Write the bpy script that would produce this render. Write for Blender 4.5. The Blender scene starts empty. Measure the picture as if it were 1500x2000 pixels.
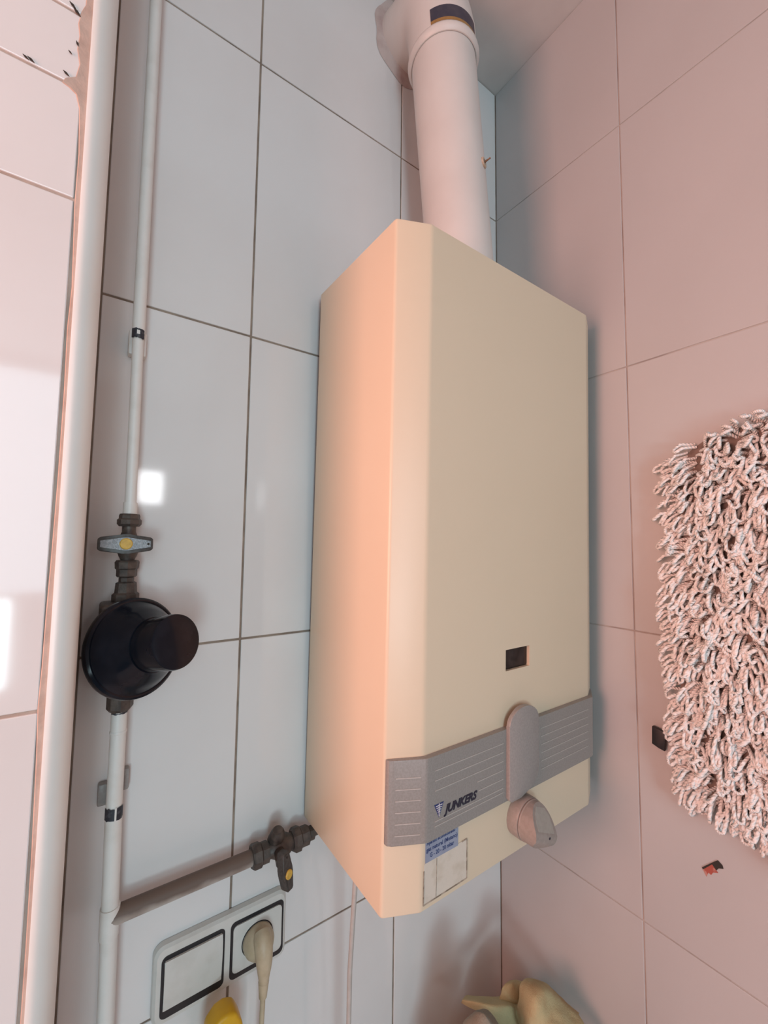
import bpy, bmesh, math, random
from mathutils import Vector, Matrix, Quaternion
random.seed(7)
sc = bpy.context.scene
COL = sc.collection
ZC = 1.78            # camera height above the floor; all z below are written relative to the camera and lifted by ZC

# ------------------------------------------------------------------ camera
F, YAW, PITCH, ROLL = 817.2, 0.60988, 0.072024, 0.01222
CX, CY = -0.66349, -0.55159
fw = Vector((math.sin(YAW)*math.cos(PITCH), math.cos(YAW)*math.cos(PITCH), math.sin(PITCH)))
r0 = fw.cross(Vector((0, 0, 1))).normalized(); u0 = r0.cross(fw)
RT = r0*math.cos(ROLL) + u0*math.sin(ROLL)
UP = u0*math.cos(ROLL) - r0*math.sin(ROLL)
cam = bpy.data.cameras.new('camera'); cam_o = bpy.data.objects.new('camera', cam); COL.objects.link(cam_o)
cam.sensor_fit = 'HORIZONTAL'; cam.sensor_width = 36.0; cam.lens = F/1500*36.0; cam.clip_start = 0.01
m = Matrix((RT, UP, -fw)).transposed().to_4x4(); m.translation = Vector((CX, CY, ZC)); cam_o.matrix_world = m
sc.camera = cam_o
def ray(u, v): return fw + RT*((u-750)/F) - UP*((v-1000)/F)
def on_y(u, v, y):           # pixel -> point on a plane parallel to the heater wall (z relative to camera)
    d = ray(u, v); t = (y-CY)/d.y; return Vector((CX+d.x*t, y, d.z*t))
def on_x(u, v, x):
    d = ray(u, v); t = (x-CX)/d.x; return Vector((x, CY+d.y*t, d.z*t))

# ------------------------------------------------------------------ world, lights, exposure
w = bpy.data.worlds.new('world'); sc.world = w; w.use_nodes = True
w.node_tree.nodes['Background'].inputs[0].default_value = (0.72, 0.78, 0.85, 1)
w.node_tree.nodes['Background'].inputs[1].default_value = 0.15
sc.view_settings.view_transform = 'Standard'; sc.view_settings.look = 'None'
sc.view_settings.gamma = 1; sc.view_settings.use_curve_mapping = False
sc.view_settings.exposure = 0.0
def window_light(name, loc, rot, sx, sy, power, color):
    l = bpy.data.lights.new(name, 'AREA'); l.shape = 'RECTANGLE'; l.size = sx; l.size_y = sy; l.energy = power; l.color = color
    o = bpy.data.objects.new(name, l); COL.objects.link(o); o.location = (loc[0], loc[1], loc[2]+ZC); o.rotation_euler = rot
    return o
XL, YR = -1.60, -2.60        # side wall with its window, rear wall of the room
# side window (warm late daylight), glazed rear door behind the camera (cool sky above, bright ground below), small rear pane
window_light('daylight_side', (XL+.03, -0.410, 0.08), (0, -math.pi/2, 0), 0.66, 0.48, 16.5, (1.0, 0.46, 0.36))
window_light('daylight_door_upper', (-1.15, YR+.03, 0.30), (math.pi/2, 0, 0), 0.70, 1.16, 14.5, (0.62, 0.87, 1.0))
window_light('daylight_door_lower', (-1.24, YR+.03, -0.53), (math.pi/2, 0, 0), 0.53, 0.44, 15, (0.70, 0.92, 1.0))
window_light('daylight_pane', (-0.358, YR+.03, 0.34), (math.pi/2, 0, 0), 0.144, 0.21, 2.2, (0.95, 0.97, 1.0))

# ------------------------------------------------------------------ materials
MATS = {}
def mat(name, col, rough=.5, metal=0, noise=None, bump=0, bscale=200, coat=0, spec=.5, emit=None):
    if name in MATS: return MATS[name]
    M = bpy.data.materials.new(name); M.use_nodes = True; nt = M.node_tree; N = nt.nodes; L = nt.links
    b = N['Principled BSDF']; b.inputs['Base Color'].default_value = (*col, 1); b.inputs['Roughness'].default_value = rough
    b.inputs['Metallic'].default_value = metal; b.inputs['Coat Weight'].default_value = coat; b.inputs['Specular IOR Level'].default_value = spec
    tc = N.new('ShaderNodeTexCoord')
    if noise:                                   # (scale, second colour, low, high)
        s, c2, lo, hi = noise
        t = N.new('ShaderNodeTexNoise'); t.inputs['Scale'].default_value = s; t.inputs['Detail'].default_value = 6
        L.new(tc.outputs['Object'], t.inputs['Vector'])
        r = N.new('ShaderNodeMapRange'); r.inputs[1].default_value = lo; r.inputs[2].default_value = hi; L.new(t.outputs['Fac'], r.inputs[0])
        mx = N.new('ShaderNodeMix'); mx.data_type = 'RGBA'; mx.inputs[6].default_value = (*col, 1); mx.inputs[7].default_value = (*c2, 1)
        L.new(r.outputs[0], mx.inputs[0]); L.new(mx.outputs[2], b.inputs['Base Color'])
    if bump:
        t2 = N.new('ShaderNodeTexNoise'); t2.inputs['Scale'].default_value = bscale; t2.inputs['Detail'].default_value = 3
        L.new(tc.outputs['Object'], t2.inputs['Vector'])
        bp = N.new('ShaderNodeBump'); bp.inputs['Strength'].default_value = bump; bp.inputs['Distance'].default_value = .002
        L.new(t2.outputs['Fac'], bp.inputs['Height']); L.new(bp.outputs['Normal'], b.inputs['Normal'])
    MATS[name] = M; return M
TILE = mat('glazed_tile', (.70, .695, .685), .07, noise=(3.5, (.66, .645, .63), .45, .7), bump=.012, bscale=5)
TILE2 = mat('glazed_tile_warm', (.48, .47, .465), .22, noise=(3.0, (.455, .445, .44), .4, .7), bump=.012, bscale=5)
GROUT_A = mat('grout_dirty', (.30, .24, .19), .9, noise=(30, (.17, .13, .10), .4, .65))
GROUT_B = mat('grout_pale', (.44, .40, .37), .9, noise=(14, (.30, .26, .24), .45, .6))
CAULK = mat('caulk_brown', (.48, .38, .32), .8, noise=(40, (.38, .28, .23), .4, .7), bump=.4, bscale=150)
CHIP = mat('dark_gap', (.03, .025, .02), .9)
PLASTER = mat('ceiling_paint', (.62, .59, .565), .85, noise=(8, (.55, .51, .49), .4, .7), bump=.1, bscale=60)
ROOM = mat('room_paint', (.24, .245, .25), .8, noise=(3, (.21, .215, .22), .4, .7))
FLOORM = mat('floor_tile', (.17, .16, .15), .4, noise=(5, (.14, .13, .12), .4, .7))
TRIMW = mat('white_trim', (.74, .74, .71), .35, noise=(6, (.69, .67, .63), .45, .75))
CREAM = mat('cream_enamel', (.66, .565, .42), .38, noise=(2.5, (.64, .545, .40), .4, .7), bump=.02, bscale=400)
GREYP = mat('grey_plastic', (.26, .255, .24), .42, noise=(500, (.23, .225, .21), .4, .6))
RIBM = mat('pale_rib', (.42, .41, .385), .45, noise=(300, (.38, .37, .35), .4, .6))
LATCHM = mat('latch_grey', (.29, .28, .265), .4, noise=(400, (.26, .25, .24), .4, .6))
KNOBM = mat('knob_taupe', (.30, .265, .24), .45, noise=(200, (.27, .24, .215), .4, .6))
KNOBL = mat('knob_light', (.36, .34, .305), .45, noise=(200, (.33, .315, .28), .4, .6))
INK = mat('ink_navy', (.008, .010, .028), .5, noise=(100, (.012, .014, .03), .4, .6))
INKB = mat('ink_blue', (.015, .035, .14), .5, noise=(100, (.02, .04, .15), .4, .6))
INKW = mat('ink_white', (.62, .64, .66), .5, noise=(100, (.58, .6, .62), .4, .6))
LABELB = mat('label_blue', (.27, .31, .40), .45, noise=(60, (.24, .28, .37), .4, .6))
PAPER = mat('paper_old', (.60, .55, .47), .75, noise=(45, (.47, .41, .32), .5, .75), bump=.2, bscale=120)
STAINED = mat('paper_edge', (.19, .15, .11), .85, noise=(150, (.40, .34, .27), .45, .6))
DARKGLASS = mat('dark_glass', (.006, .006, .007), .1, noise=(40, (.01, .009, .008), .4, .6))
FLUE = mat('flue_enamel', (.62, .60, .57), .42, noise=(12, (.585, .56, .53), .4, .7), bump=.03, bscale=80)
NAVY = mat('sticker_navy', (.03, .032, .055), .45, noise=(90, (.05, .05, .07), .4, .7))
GOLD = mat('sticker_gold', (.30, .17, .05), .4, noise=(90, (.22, .12, .035), .4, .7))
RUST = mat('rust', (.23, .11, .05), .7, noise=(200, (.12, .055, .03), .4, .6))
CLAY = mat('port_ring', (.52, .42, .33), .7, noise=(200, (.40, .29, .2), .4, .6))
PIPEW = mat('pipe_paint', (.70, .70, .67), .4, noise=(30, (.62, .61, .57), .5, .75), bump=.1, bscale=120)
PIPEDIRT = mat('pipe_grime', (.58, .54, .49), .6, noise=(22, (.20, .13, .10), .38, .66), bump=.15, bscale=150)
def dusty(M):                                 # settled grime on whatever faces up
    nt = M.node_tree; N = nt.nodes; L = nt.links; b = N['Principled BSDF']; src = b.inputs['Base Color'].links[0].from_socket
    g = N.new('ShaderNodeNewGeometry'); sp = N.new('ShaderNodeSeparateXYZ'); L.new(g.outputs['Normal'], sp.inputs[0])
    t = N.new('ShaderNodeTexNoise'); t.inputs['Scale'].default_value = 45; tc = N.new('ShaderNodeTexCoord'); L.new(tc.outputs['Object'], t.inputs['Vector'])
    a = N.new('ShaderNodeMath'); a.operation = 'ADD'; L.new(sp.outputs[2], a.inputs[0]); L.new(t.outputs['Fac'], a.inputs[1])
    r = N.new('ShaderNodeMapRange'); r.inputs[1].default_value = -.15; r.inputs[2].default_value = .75; L.new(a.outputs[0], r.inputs[0])
    mx = N.new('ShaderNodeMix'); mx.data_type = 'RGBA'; mx.inputs[7].default_value = (.13, .09, .07, 1); L.new(src, mx.inputs[6]); L.new(r.outputs[0], mx.inputs[0]); L.new(mx.outputs[2], b.inputs['Base Color'])
dusty(PIPEDIRT)
PATINA = mat('dark_metal_bare', (.018, .022, .032), .5, noise=(250, (.06, .065, .075), .55, .7))
BRONZE = mat('old_brass', (.105, .085, .072), .52, .35, noise=(120, (.06, .05, .045), .4, .65), bump=.2, bscale=300)
LEVER = mat('lever_alloy', (.30, .31, .32), .42, .45, noise=(500, (.20, .21, .22), .4, .65), bump=.3, bscale=900)
LEVERD = mat('lever_dark', (.075, .072, .068), .45, .3, noise=(300, (.05, .048, .045), .4, .65))
YDOT = mat('yellow_dot', (.62, .40, .07), .5, noise=(300, (.52, .33, .06), .4, .6))
BLACKP = mat('black_bakelite', (.005, .007, .012), .17, noise=(60, (.009, .011, .017), .45, .7), spec=.2)
SOCKW = mat('switch_white', (.60, .595, .56), .32, noise=(40, (.54, .53, .49), .5, .75))
SOCKG = mat('switch_gap', (.008, .008, .011), .5, noise=(50, (.012, .012, .014), .4, .6))
BEIGE = mat('plug_beige', (.50, .42, .29), .45, noise=(80, (.42, .34, .22), .45, .7))
CORDM = mat('cord_grey', (.48, .46, .43), .5, noise=(60, (.43, .41, .38), .4, .6))
CLOTHY = mat('cloth_yellow', (.44, .38, .21), .9, noise=(25, (.36, .25, .12), .5, .75), bump=.5, bscale=500)
CLOTHG = mat('cloth_grey', (.24, .235, .19), .92, noise=(30, (.24, .21, .16), .4, .7), bump=.5, bscale=500)
YELLOWP = mat('yellow_plastic', (.66, .38, .01), .4, noise=(50, (.60, .34, .01), .4, .6))
WHITEP = mat('bottle_white', (.6, .6, .58), .35, noise=(20, (.56, .56, .54), .4, .6))
BACKM = mat('mat_backing', (.22, .17, .15), .95, noise=(80, (.17, .13, .11), .4, .6))
RED = mat('sticker_red', (.36, .08, .055), .6, noise=(150, (.45, .22, .18), .5, .6))
STAINP = mat('wall_putty', (.52, .44, .41), .85, noise=(28, (.40, .30, .28), .42, .66), bump=.5, bscale=90)
# twisted yarn: rope pattern from the UVs laid along each loop
def yarn():
    M = bpy.data.materials.new('chenille_yarn'); M.use_nodes = True; nt = M.node_tree; N = nt.nodes; L = nt.links
    b = N['Principled BSDF']; b.inputs['Roughness'].default_value = .9; b.inputs['Specular IOR Level'].default_value = .2
    uv = N.new('ShaderNodeUVMap'); sp = N.new('ShaderNodeSeparateXYZ'); L.new(uv.outputs[0], sp.inputs[0])
    a = N.new('ShaderNodeMath'); a.operation = 'ADD'; L.new(sp.outputs[0], a.inputs[0]); L.new(sp.outputs[1], a.inputs[1])
    s = N.new('ShaderNodeMath'); s.operation = 'MULTIPLY'; s.inputs[1].default_value = 2*math.pi*2; L.new(a.outputs[0], s.inputs[0])
    sn = N.new('ShaderNodeMath'); sn.operation = 'SINE'; L.new(s.outputs[0], sn.inputs[0])
    bp = N.new('ShaderNodeBump'); bp.inputs['Strength'].default_value = .5; bp.inputs['Distance'].default_value = .0012
    L.new(sn.outputs[0], bp.inputs['Height']); L.new(bp.outputs['Normal'], b.inputs['Normal'])
    tc = N.new('ShaderNodeTexCoord'); t = N.new('ShaderNodeTexNoise'); t.inputs['Scale'].default_value = 60; L.new(tc.outputs['Object'], t.inputs['Vector'])
    mx = N.new('ShaderNodeMix'); mx.data_type = 'RGBA'; mx.inputs[6].default_value = (.80, .785, .755, 1); mx.inputs[7].default_value = (.90, .90, .89, 1)
    L.new(t.outputs['Fac'], mx.inputs[0]); L.new(mx.outputs[2], b.inputs['Base Color'])
    return M
YARN = yarn()

# ------------------------------------------------------------------ helpers
def tag(o, label, cat, group=None):
    o['label'] = label; o['category'] = cat
    if group: o['group'] = group
    return o
def thing(name, label, cat, loc, group=None):
    o = bpy.data.objects.new(name, None); COL.objects.link(o); o.empty_display_size = .05
    o.location = (loc[0], loc[1], loc[2]+ZC); tag(o, label, cat, group); return o
def wpos(o):                                   # world location (things are never scaled)
    return o.location.copy() if o.parent is None else wpos(o.parent) + o.location
def obj(name, bm, mt, parent=None, label=None, smooth=35, recalc=True):
    """bm is in scene coordinates (z relative to camera); the origin goes to the parent's origin or to the mesh's own base."""
    vs = [v.co for v in bm.verts]
    if parent is not None: org = wpos(parent) - Vector((0, 0, ZC))
    else: org = Vector((sum(v.x for v in vs)/len(vs), sum(v.y for v in vs)/len(vs), min(v.z for v in vs)))
    for v in bm.verts: v.co -= org
    if recalc: bmesh.ops.recalc_face_normals(bm, faces=bm.faces)
    me = bpy.data.meshes.new(name); bm.to_mesh(me); bm.free(); me.materials.append(mt)
    if smooth:
        me.polygons.foreach_set('use_smooth', [True]*len(me.polygons)); me.set_sharp_from_angle(angle=math.radians(smooth))
    o = bpy.data.objects.new(name, me); COL.objects.link(o)
    if parent is not None: o.parent = parent
    else: o.location = org + Vector((0, 0, ZC))
    if label: o['label'] = label
    return o
def struct(o): o['kind'] = 'structure'; return o
def box(x0, x1, y0, y1, z0, z1, bev=0, seg=2, bm=None):
    b = bmesh.new(); bmesh.ops.create_cube(b, size=1)
    for v in b.verts: v.co = Vector(((x0+x1)/2+v.co.x*(x1-x0), (y0+y1)/2+v.co.y*(y1-y0), (z0+z1)/2+v.co.z*(z1-z0)))
    if bev: bmesh.ops.bevel(b, geom=list(b.edges), offset=bev, segments=seg, affect='EDGES', profile=.5)
    return merge(bm, b) if bm else b
def merge(a, b):
    me = bpy.data.meshes.new('tmp'); b.to_mesh(me); b.free(); a.from_mesh(me); bpy.data.meshes.remove(me); return a
def frame(d):
    d = Vector(d).normalized(); a = Vector((0, 0, 1)) if abs(d.z) < .9 else Vector((1, 0, 0))
    t = d.cross(a).normalized(); return t, t.cross(d).normalized(), d
def tube(path, rad, sides=16, cap=True, bm=None):
    b = bm or bmesh.new(); path = [Vector(p) for p in path]; n = len(path)
    rad = rad if isinstance(rad, (list, tuple)) else [rad]*n
    rings = []; t, u, d = frame(path[1]-path[0])
    for i, p in enumerate(path):
        dn = (path[min(i+1, n-1)]-path[max(i-1, 0)]).normalized()
        q = d.rotation_difference(dn); t = q @ t; u = q @ u; d = dn
        rings.append([b.verts.new(p+rad[i]*(t*math.cos(a)+u*math.sin(a))) for a in (2*math.pi*k/sides for k in range(sides))])
    for r1, r2 in zip(rings, rings[1:]):
        for k in range(sides): b.faces.new((r1[k], r1[(k+1) % sides], r2[(k+1) % sides], r2[k]))
    if cap: b.faces.new(rings[0][::-1]); b.faces.new(rings[-1])
    return b
def lathe(prof, org, axis, segs=40, bm=None, arc=None):
    """prof: list of (radius, height) along axis from org."""
    b = bm or bmesh.new(); t, u, d = frame(axis); org = Vector(org); rings = []
    for r, h in prof:
        if r < 1e-6: rings.append([b.verts.new(org+d*h)])
        else: rings.append([b.verts.new(org+d*h+r*(t*math.cos(a)+u*math.sin(a))) for a in (2*math.pi*k/segs for k in range(segs))])
    for r1, r2 in zip(rings, rings[1:]):
        for k in range(segs):
            k2 = (k+1) % segs
            if len(r1) == 1: b.faces.new((r1[0], r2[k2], r2[k]))
            elif len(r2) == 1: b.faces.new((r1[k], r1[k2], r2[0]))
            else: b.faces.new((r1[k], r1[k2], r2[k2], r2[k]))
    return b
def prism(pts, depth, bev=0, bm=None, seg=2):
    """closed polygon (list of Vectors) extruded by vector depth."""
    b = bmesh.new(); depth = Vector(depth)
    a = [b.verts.new(p) for p in pts]; c = [b.verts.new(Vector(p)+depth) for p in pts]; n = len(pts)
    b.faces.new(a[::-1]); b.faces.new(c)
    for k in range(n): b.faces.new((a[k], a[(k+1) % n], c[(k+1) % n], c[k]))
    if bev: bmesh.ops.bevel(b, geom=list(b.edges), offset=bev, segments=seg, affect='EDGES', profile=.5)
    return merge(bm, b) if bm else b
def rrect(x0, x1, z0, z1, y, r, n=5):
    out = []
    for cx, cz, a0 in ((x1-r, z1-r, 0), (x0+r, z1-r, 90), (x0+r, z0+r, 180), (x1-r, z0+r, 270)):
        for k in range(n+1):
            a = math.radians(a0+90*k/n); out.append(Vector((cx+r*math.cos(a), y, cz+r*math.sin(a))))
    return out
def bez(p0, p1, p2, p3, n=12):
    p0, p1, p2, p3 = map(Vector, (p0, p1, p2, p3))
    return [p0*(1-t)**3+p1*3*t*(1-t)**2+p2*3*t*t*(1-t)+p3*t**3 for t in (k/n for k in range(n+1))]
def hexnut(org, axis, r, h, ch=.12, sides=6):
    return lathe([(0, 0), (r*(1-ch), 0), (r, h*.15), (r, h*.85), (r*(1-ch), h), (0, h)], org, axis, sides)
def text_mesh(name, body, mt, parent, org, size, xdir=(1, 0, 0), zdir=(0, 0, 1), shear=0, bold=0, width=None, thick=.00025):
    c = bpy.data.curves.new(name, 'FONT'); c.body = body; c.size = size; c.shear = shear; c.offset = bold*size; c.extrude = thick; c.resolution_u = 3
    t = bpy.data.objects.new('tmp_text', c); COL.objects.link(t)
    dg = bpy.context.evaluated_depsgraph_get(); me = bpy.data.meshes.new_from_object(t.evaluated_get(dg)); bpy.data.objects.remove(t)
    X, Z = Vector(xdir).normalized(), Vector(zdir).normalized(); Yn = X.cross(Z)
    xs = [v.co.x for v in me.vertices]; k = (width/(max(xs)-min(xs))) if width else 1; x0 = min(xs)
    o3 = Vector(org) - (wpos(parent) - Vector((0, 0, ZC)))
    for v in me.vertices: v.co = o3 + X*(v.co.x-x0)*k + Z*v.co.y + Yn*v.co.z
    me.materials.clear(); me.materials.append(mt); me.name = name
    o = bpy.data.objects.new(name, me); COL.objects.link(o); o.parent = parent; return o

# ------------------------------------------------------------------ room shell
FL, CE = -ZC, 0.9601                     # floor and ceiling heights relative to the camera
PF, PX = -0.144, -0.668                  # face of the left pier and its side face
L1, TH, TW = 0.6747, 0.4002, 0.25        # first joint below the ceiling, tile height and width
REC = .0012                              # joints lie this far behind the tile faces
wl = struct(obj('wall_left', box(-.78, .10, REC, .10, FL, CE), GROUT_A, smooth=0))
wr = struct(obj('wall_right', box(REC, .10, YR, REC, FL, CE), GROUT_B, smooth=0))
wp = struct(obj('wall_pier', box(XL, -.684, PF+REC, REC-.0001, FL, CE), CAULK, smooth=0))
# rear wall and side wall built around their openings
for a in ((XL-.1, -1.52, FL, CE), (-1.52, -.78, FL, -.77), (-1.52, -.78, .90, CE), (-.78, -.45, FL, CE), (-.45, -.27, FL, .22), (-.45, -.27, .46, CE), (-.27, .1, FL, CE)):
    struct(obj('wall_rear', box(a[0], a[1], YR-.12, YR, a[2], a[3]), ROOM, smooth=0))
for a in ((YR, -.67, FL, CE), (-.15, .1, FL, CE), (-.67, -.15, FL, -.27), (-.67, -.15, .43, CE)):
    struct(obj('wall_side', box(XL-.12, XL, *a), ROOM, smooth=0))
struct(obj('ceiling', box(XL-.1, .1, YR-.1, .1, CE, CE+.08), PLASTER, smooth=0))
struct(obj('floor', box(XL-.1, .1, YR-.1, .1, FL-.08, FL), FLOORM, smooth=0))
def window_frame(name, axis, a0, a1, z0, z1, plane):
    b = None
    for (p0, p1, q0, q1) in ((a0, a1, z0, z0+.03), (a0, a1, z1-.03, z1), (a0, a0+.03, z0, z1), (a1-.03, a1, z0, z1)):
        args = (p0, p1, plane-.08, plane-.02, q0, q1) if axis == 'x' else (plane-.08, plane-.02, p0, p1, q0, q1)
        b = box(*args, bev=.003, bm=b)
    o = struct(obj(name, b, TRIMW)); return o
window_frame('window_1', 'x', -1.52, -.78, -.77, .90, YR)
window_frame('window_2', 'x', -.45, -.27, .22, .46, YR)
window_frame('window_3', 'y', -.67, -.15, -.27, .43, XL)

# tiles, one by one (alike ones share mesh data)
TCACHE = {}
def tile(parent, mt, face, a0, a1, z0, z1, gap=.002, thick=.006, jit=.0004):
    """face 'y': front at y=0 plane given by parent's map; face 'x': front at x=0."""
    w_, h_ = round(a1-a0-gap, 4), round(z1-z0-gap, 4)
    key = (mt.name, face, w_, h_)
    if key not in TCACHE:
        if face == 'y': b = box(-w_/2, w_/2, 0, thick, -h_/2, h_/2, .0009, 2)
        else: b = box(0, thick, -w_/2, w_/2, -h_/2, h_/2, .0009, 2)
        me = bpy.data.meshes.new('tile'); b.to_mesh(me); b.free(); me.materials.append(mt)
        me.polygons.foreach_set('use_smooth', [True]*len(me.polygons)); me.set_sharp_from_angle(angle=math.radians(8)); TCACHE[key] = me
    o = bpy.data.objects.new('tile', TCACHE[key]); COL.objects.link(o); o.parent = parent
    c = Vector(((a0+a1)/2, tile.plane, (z0+z1)/2)) if face == 'y' else Vector((tile.plane, (a0+a1)/2, (z0+z1)/2))
    p = c + Vector((0, 0, ZC)) - parent.location
    o.location = p
    j = jit
    o.rotation_euler = (random.uniform(-j, j), 0, random.uniform(-j, j)) if face == 'y' else (0, random.uniform(-j, j), random.uniform(-j, j))
    return o
def rows():
    zs = [CE, L1]
    while zs[-1] > FL+.02: zs.append(max(FL, zs[-1]-TH))
    return list(zip(zs, zs[1:]))
tile.plane = 0.0
for zt, zb in rows():
    for a0, a1 in ((-.25, 0), (-.5, -.25), (PX, -.5)): tile(wl, TILE, 'y', a0, a1, zb, zt, gap=.0026)
tile.plane = 0.0
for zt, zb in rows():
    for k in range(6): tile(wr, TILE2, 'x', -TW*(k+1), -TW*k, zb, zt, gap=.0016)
tile.plane = PF
pz = [CE, .834, .434, .3695, .2737, -.128, -.528, -.928, -1.328, FL]
for zt, zb in zip(pz, pz[1:]):
    for a0, a1 in ((-.9375, -.6875), (-1.1875, -.9375), (-1.4375, -1.1875), (-1.60, -1.4375)):
        tile(wp, TILE, 'y', a0, a1, zb, zt, gap=.0024)
# quarter-round corner profile of the pier, and its plastered side
R_ = .0165
pts = [Vector((-.6845, PF+.012, FL)), Vector((-.6845, PF-.0022, FL)), Vector((-.682, PF-.0028, FL))]
pts += [Vector((-.682+.0145*math.sin(a), PF+.0145-.0173*math.cos(a), FL)) for a in (math.radians(d) for d in range(10, 91, 10))]
pts += [Vector((-.6675, PF+.04, FL)), Vector((-.673, PF+.04, FL))]
struct(obj('trim_1', prism(pts, (0, 0, CE-FL)), TRIMW, smooth=40))
struct(obj('trim_2', box(-.684, PX-.0005, PF+.036, REC, FL, CE), TRIMW, smooth=0))
# brown filler between the pier tiles and the profile, ragged where it is broken out near the top
left = [(172, -40), (168, 10), (158, 22), (152, 45), (156, 70), (150, 95), (154, 125), (147, 150), (128, 152), (121, 160), (135, 170), (149, 184), (153, 210), (153, 300), (145, 400),
        (139, 560), (131, 640), (124, 760), (112, 930), (101, 1080), (90, 1200), (82, 1300), (74, 1380), (70, 1480), (62, 1660), (50, 1850), (38, 2030)]
bmk = bmesh.new(); prev = None
for k, (u, v) in enumerate(left):
    a = on_y(u, v, PF-.0004); z = a.z
    jw = random.uniform(-.0004, .0004)
    q = [bmk.verts.new((a.x+jw, PF-.0001, z)), bmk.verts.new((a.x+jw+.0006, PF-.0010, z)), bmk.verts.new((-.6835, PF-.0013, z))]
    if prev:
        for i in range(2): bmk.faces.new((prev[i], prev[i+1], q[i+1], q[i]))
    prev = q
fl_o = obj('caulk_seam', bmk, CAULK, wp)
for (u, v, s, an) in ((151, 87, .0032, .4), (137, 104, .0022, .9), (129, 145, .0034, 1.0), (150, 25, .005, .8), (142, 12, .004, .9), (60, 118, .0035, 1.05), (50, 113, .003, 1.05)):
    c = on_y(u, v-3, PF-.0012); s *= .8; d1 = Vector((math.sin(an), 0, -math.cos(an))); d2 = Vector((math.cos(an), 0, math.sin(an)))
    obj('chipped_hole', prism([c+d1*s, c+d2*s*.33, c-d1*s*.9, c-d2*s*.28], (0, .0006, 0)), CHIP, wp)
WORK = mat('worktop_bounce_white', (.82, .82, .80), .4, noise=(12, (.78, .78, .76), .4, .6))  # near-white so the unseen slabs throw daylight back up
struct(obj('worktop_bounce', box(-.663, -.004, -.75, -.002, -.94, -.90, .004), WORK))  # unseen; carries cloths and bottle, made deeper for bounced light
struct(obj('worktop_bounce', box(XL+.01, -.664, -.75, PF-.004, -.94, -.90, .004), WORK))  # unseen extra slab, added only to bounce light from below

# ------------------------------------------------------------------ water heater
HX0, HX1, HZ0, HZ1 = -.4065, -.016, -.374, .3605
H = thing('water_heater', 'tall cream gas water heater with a grey front band hung in the tiled corner', 'water heater', (-.21, 0, HZ0))
YS, YF = -.1865, -.2035                    # side edge and front plane at the foot
def cover():
    b = bmesh.new()
    xa, xb = HX0+.038, HX1-.036            # front panel between the two bevels
    wx0, wx1, wz0, wz1 = -.2382, -.1914, -.1525, -.1268
    prof = [(HX0, -.004), (HX0, YS), (xa, YF), (xb, YF), (HX1, YS), (HX1, -.004)]
    zs = [HZ0, wz0, wz1, HZ1]
    grid = {}
    def V(x, y, z):
        k = (round(x, 5), round(y, 5), round(z, 5))
        if k not in grid: grid[k] = b.verts.new(k)
        return grid[k]
    for (p, q) in zip(prof, prof[1:]):
        xs = [(p[0], p[1]), (q[0], q[1])]
        if p == (xa, YF): xs = [p, (wx0, YF), (wx1, YF), q]
        for i in range(len(xs)-1):
            for j in range(3):
                if len(xs) == 4 and i == 1 and j == 1: continue
                (x0, y0), (x1, y1) = xs[i], xs[i+1]
                b.faces.new((V(x0, y0, zs[j]), V(x1, y1, zs[j]), V(x1, y1, zs[j+1]), V(x0, y0, zs[j+1])))
    for (xA, zA, xB, zB) in ((wx0, wz0, wx1, wz0), (wx1, wz0, wx1, wz1), (wx1, wz1, wx0, wz1), (wx0, wz1, wx0, wz0)):
        b.faces.new((V(xA, YF, zA), V(xB, YF, zB), V(xB, YF+.014, zB), V(xA, YF+.014, zA)))
    row = [prof[0], prof[1], prof[2], (wx0, YF), (wx1, YF), prof[3], prof[4], prof[5]]
    b.faces.new([V(x, y, HZ1) for x, y in row]); b.faces.new([V(x, y, HZ0) for x, y in row[::-1]])
    bmesh.ops.recalc_face_normals(b, faces=b.faces)
    ed = []
    for e in b.edges:
        p, q = e.verts[0].co, e.verts[1].co
        vert = abs(p.x-q.x) < 1e-6 and abs(p.y-q.y) < 1e-6 and any(abs(p.x-x) < 1e-5 for x in (HX0, HX1, xa, xb)) and p.y < -.1
        rim = abs(p.z-q.z) < 1e-6 and (abs(p.z-HZ1) < 1e-5 or abs(p.z-HZ0) < 1e-5) and min(p.y, q.y) < -.01 and abs((p.y+q.y)/2+.004) > 1e-4
        if vert or rim: ed.append(e)
    bmesh.ops.bevel(b, geom=ed, offset=.0032, segments=3, affect='EDGES', profile=.5)
    return b
cov = obj('cover', cover(), CREAM, H, smooth=25)
obj('sight_glass', prism(rrect(-.2380, -.1916, -.1523, -.1270, YF+.004, .003), (0, .004, 0)), DARKGLASS, H, 'black sight glass set into the front')
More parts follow.
